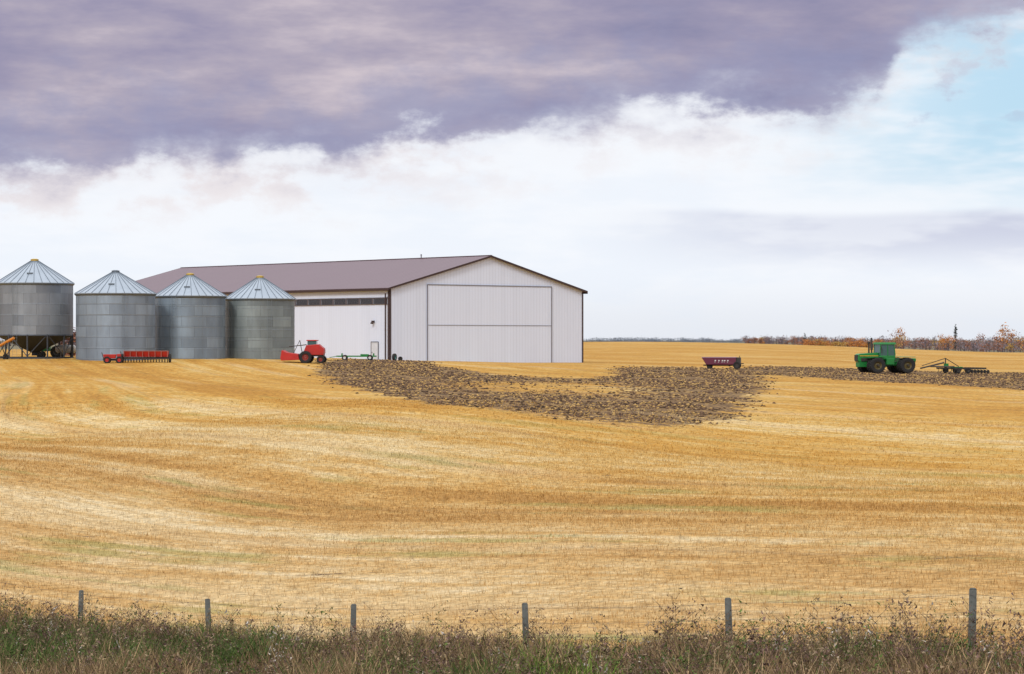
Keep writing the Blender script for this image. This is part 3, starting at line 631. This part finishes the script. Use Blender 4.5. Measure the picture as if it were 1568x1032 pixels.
deck=k.mix(k.ss(k.m('ADD',d,k.m('MULTIPLY',k.m('SUBTRACT',n1,.5),1.8)),.2,1.7,.55,0),deck,(.30,.32,.50))
n3=sn(.3,1.2,51.0,23.0,4,.6)
low=k.mix(k.ss(E,0,1.2),(.80,.83,.89),(.92,.95,1.0))
low=k.mix(k.ss(n3,.42,.66,0,.30),low,(.76,.84,.96))
blue=k.m('MULTIPLY',k.m('MULTIPLY',k.ss(A,3.0,7.8),k.ss(E,1.6,3.0)),k.ss(n3,.30,.58,.30,1))
low=k.mix(blue,low,(.52,.75,.93))
# torn cloud scraps below the deck on the right
scr=k.m('MULTIPLY',k.m('MULTIPLY',k.ss(n1,.53,.66),k.ss(A,4.5,6.2)),k.m('MULTIPLY',k.ss(E,3.0,3.6),.55)); low=k.mix(scr,low,(.46,.50,.68))
cream=k.m('MULTIPLY',k.m('MULTIPLY',k.ss(d,-.9,-.1),k.ss(A,-6,4,.8,.35)),k.ss(n1,.4,.6,.2,1))
low=k.mix(cream,low,(.84,.77,.78))
b2=k.m('MULTIPLY',k.ss(k.m('ADD',E,k.m('MULTIPLY',k.m('SUBTRACT',n0,.5),.5)),1.84,2.02,1,0),k.ss(E,.9,1.75,0,1))
b2=k.m('MULTIPLY',b2,k.m('MULTIPLY',k.ss(A,0.5,5.5),k.ss(n3,.35,.6,.45,.9)))
low=k.mix(b2,low,(.60,.63,.77))
cl=k.mix(mask,low,deck)
up=k.ss(el,.22,.65); cl=k.mix(up,cl,k.mix(n2,(1.05,1.05,1.12),(1.6,1.58,1.6)))
sk=k.n('ShaderNodeTexSky',sky_type='NISHITA'); sk.sun_disc=False; sk.sun_elevation=SE; sk.sun_rotation=SAZ
bg1=k.n('ShaderNodeBackground'); k.set(bg1.inputs[0],sk.outputs[0]); bg1.inputs[1].default_value=.10
bg2=k.n('ShaderNodeBackground'); k.set(bg2.inputs[0],cl); bg2.inputs[1].default_value=1.0
mx=k.n('ShaderNodeMixShader'); k.set(mx.inputs[0],k.m('SUBTRACT',1.0,k.m('MULTIPLY',blue,k.m('MULTIPLY',k.m('SUBTRACT',1.0,mask),.15)))); k.set(mx.inputs[1],bg1.outputs[0]); k.set(mx.inputs[2],bg2.outputs[0])
o=k.n('ShaderNodeOutputWorld'); k.set(o.inputs[0],mx.outputs[0])
sl_=bpy.data.lights.new('sun','SUN'); sl_.energy=1.5; sl_.angle=math.radians(12); sl_.color=(1,.97,.93)
so=bpy.data.objects.new('sun',sl_); scene.collection.objects.link(so)
dv=Vector((math.sin(SAZ)*math.cos(SE),math.cos(SAZ)*math.cos(SE),math.sin(SE))); so.rotation_euler=dv.to_track_quat('Z','Y').to_euler(); so.location=(0,-20,60)
# ------------------------------------------------------------------ camera
cd=bpy.data.cameras.new('camera'); cd.lens=F/1568*36; cd.sensor_width=36; cd.clip_start=.5; cd.clip_end=60000
co=bpy.data.objects.new('camera',cd); scene.collection.objects.link(co); co.location=(0,0,EZ); co.rotation_euler=(math.radians(90)+math.atan(5/F),0,0); scene.camera=co
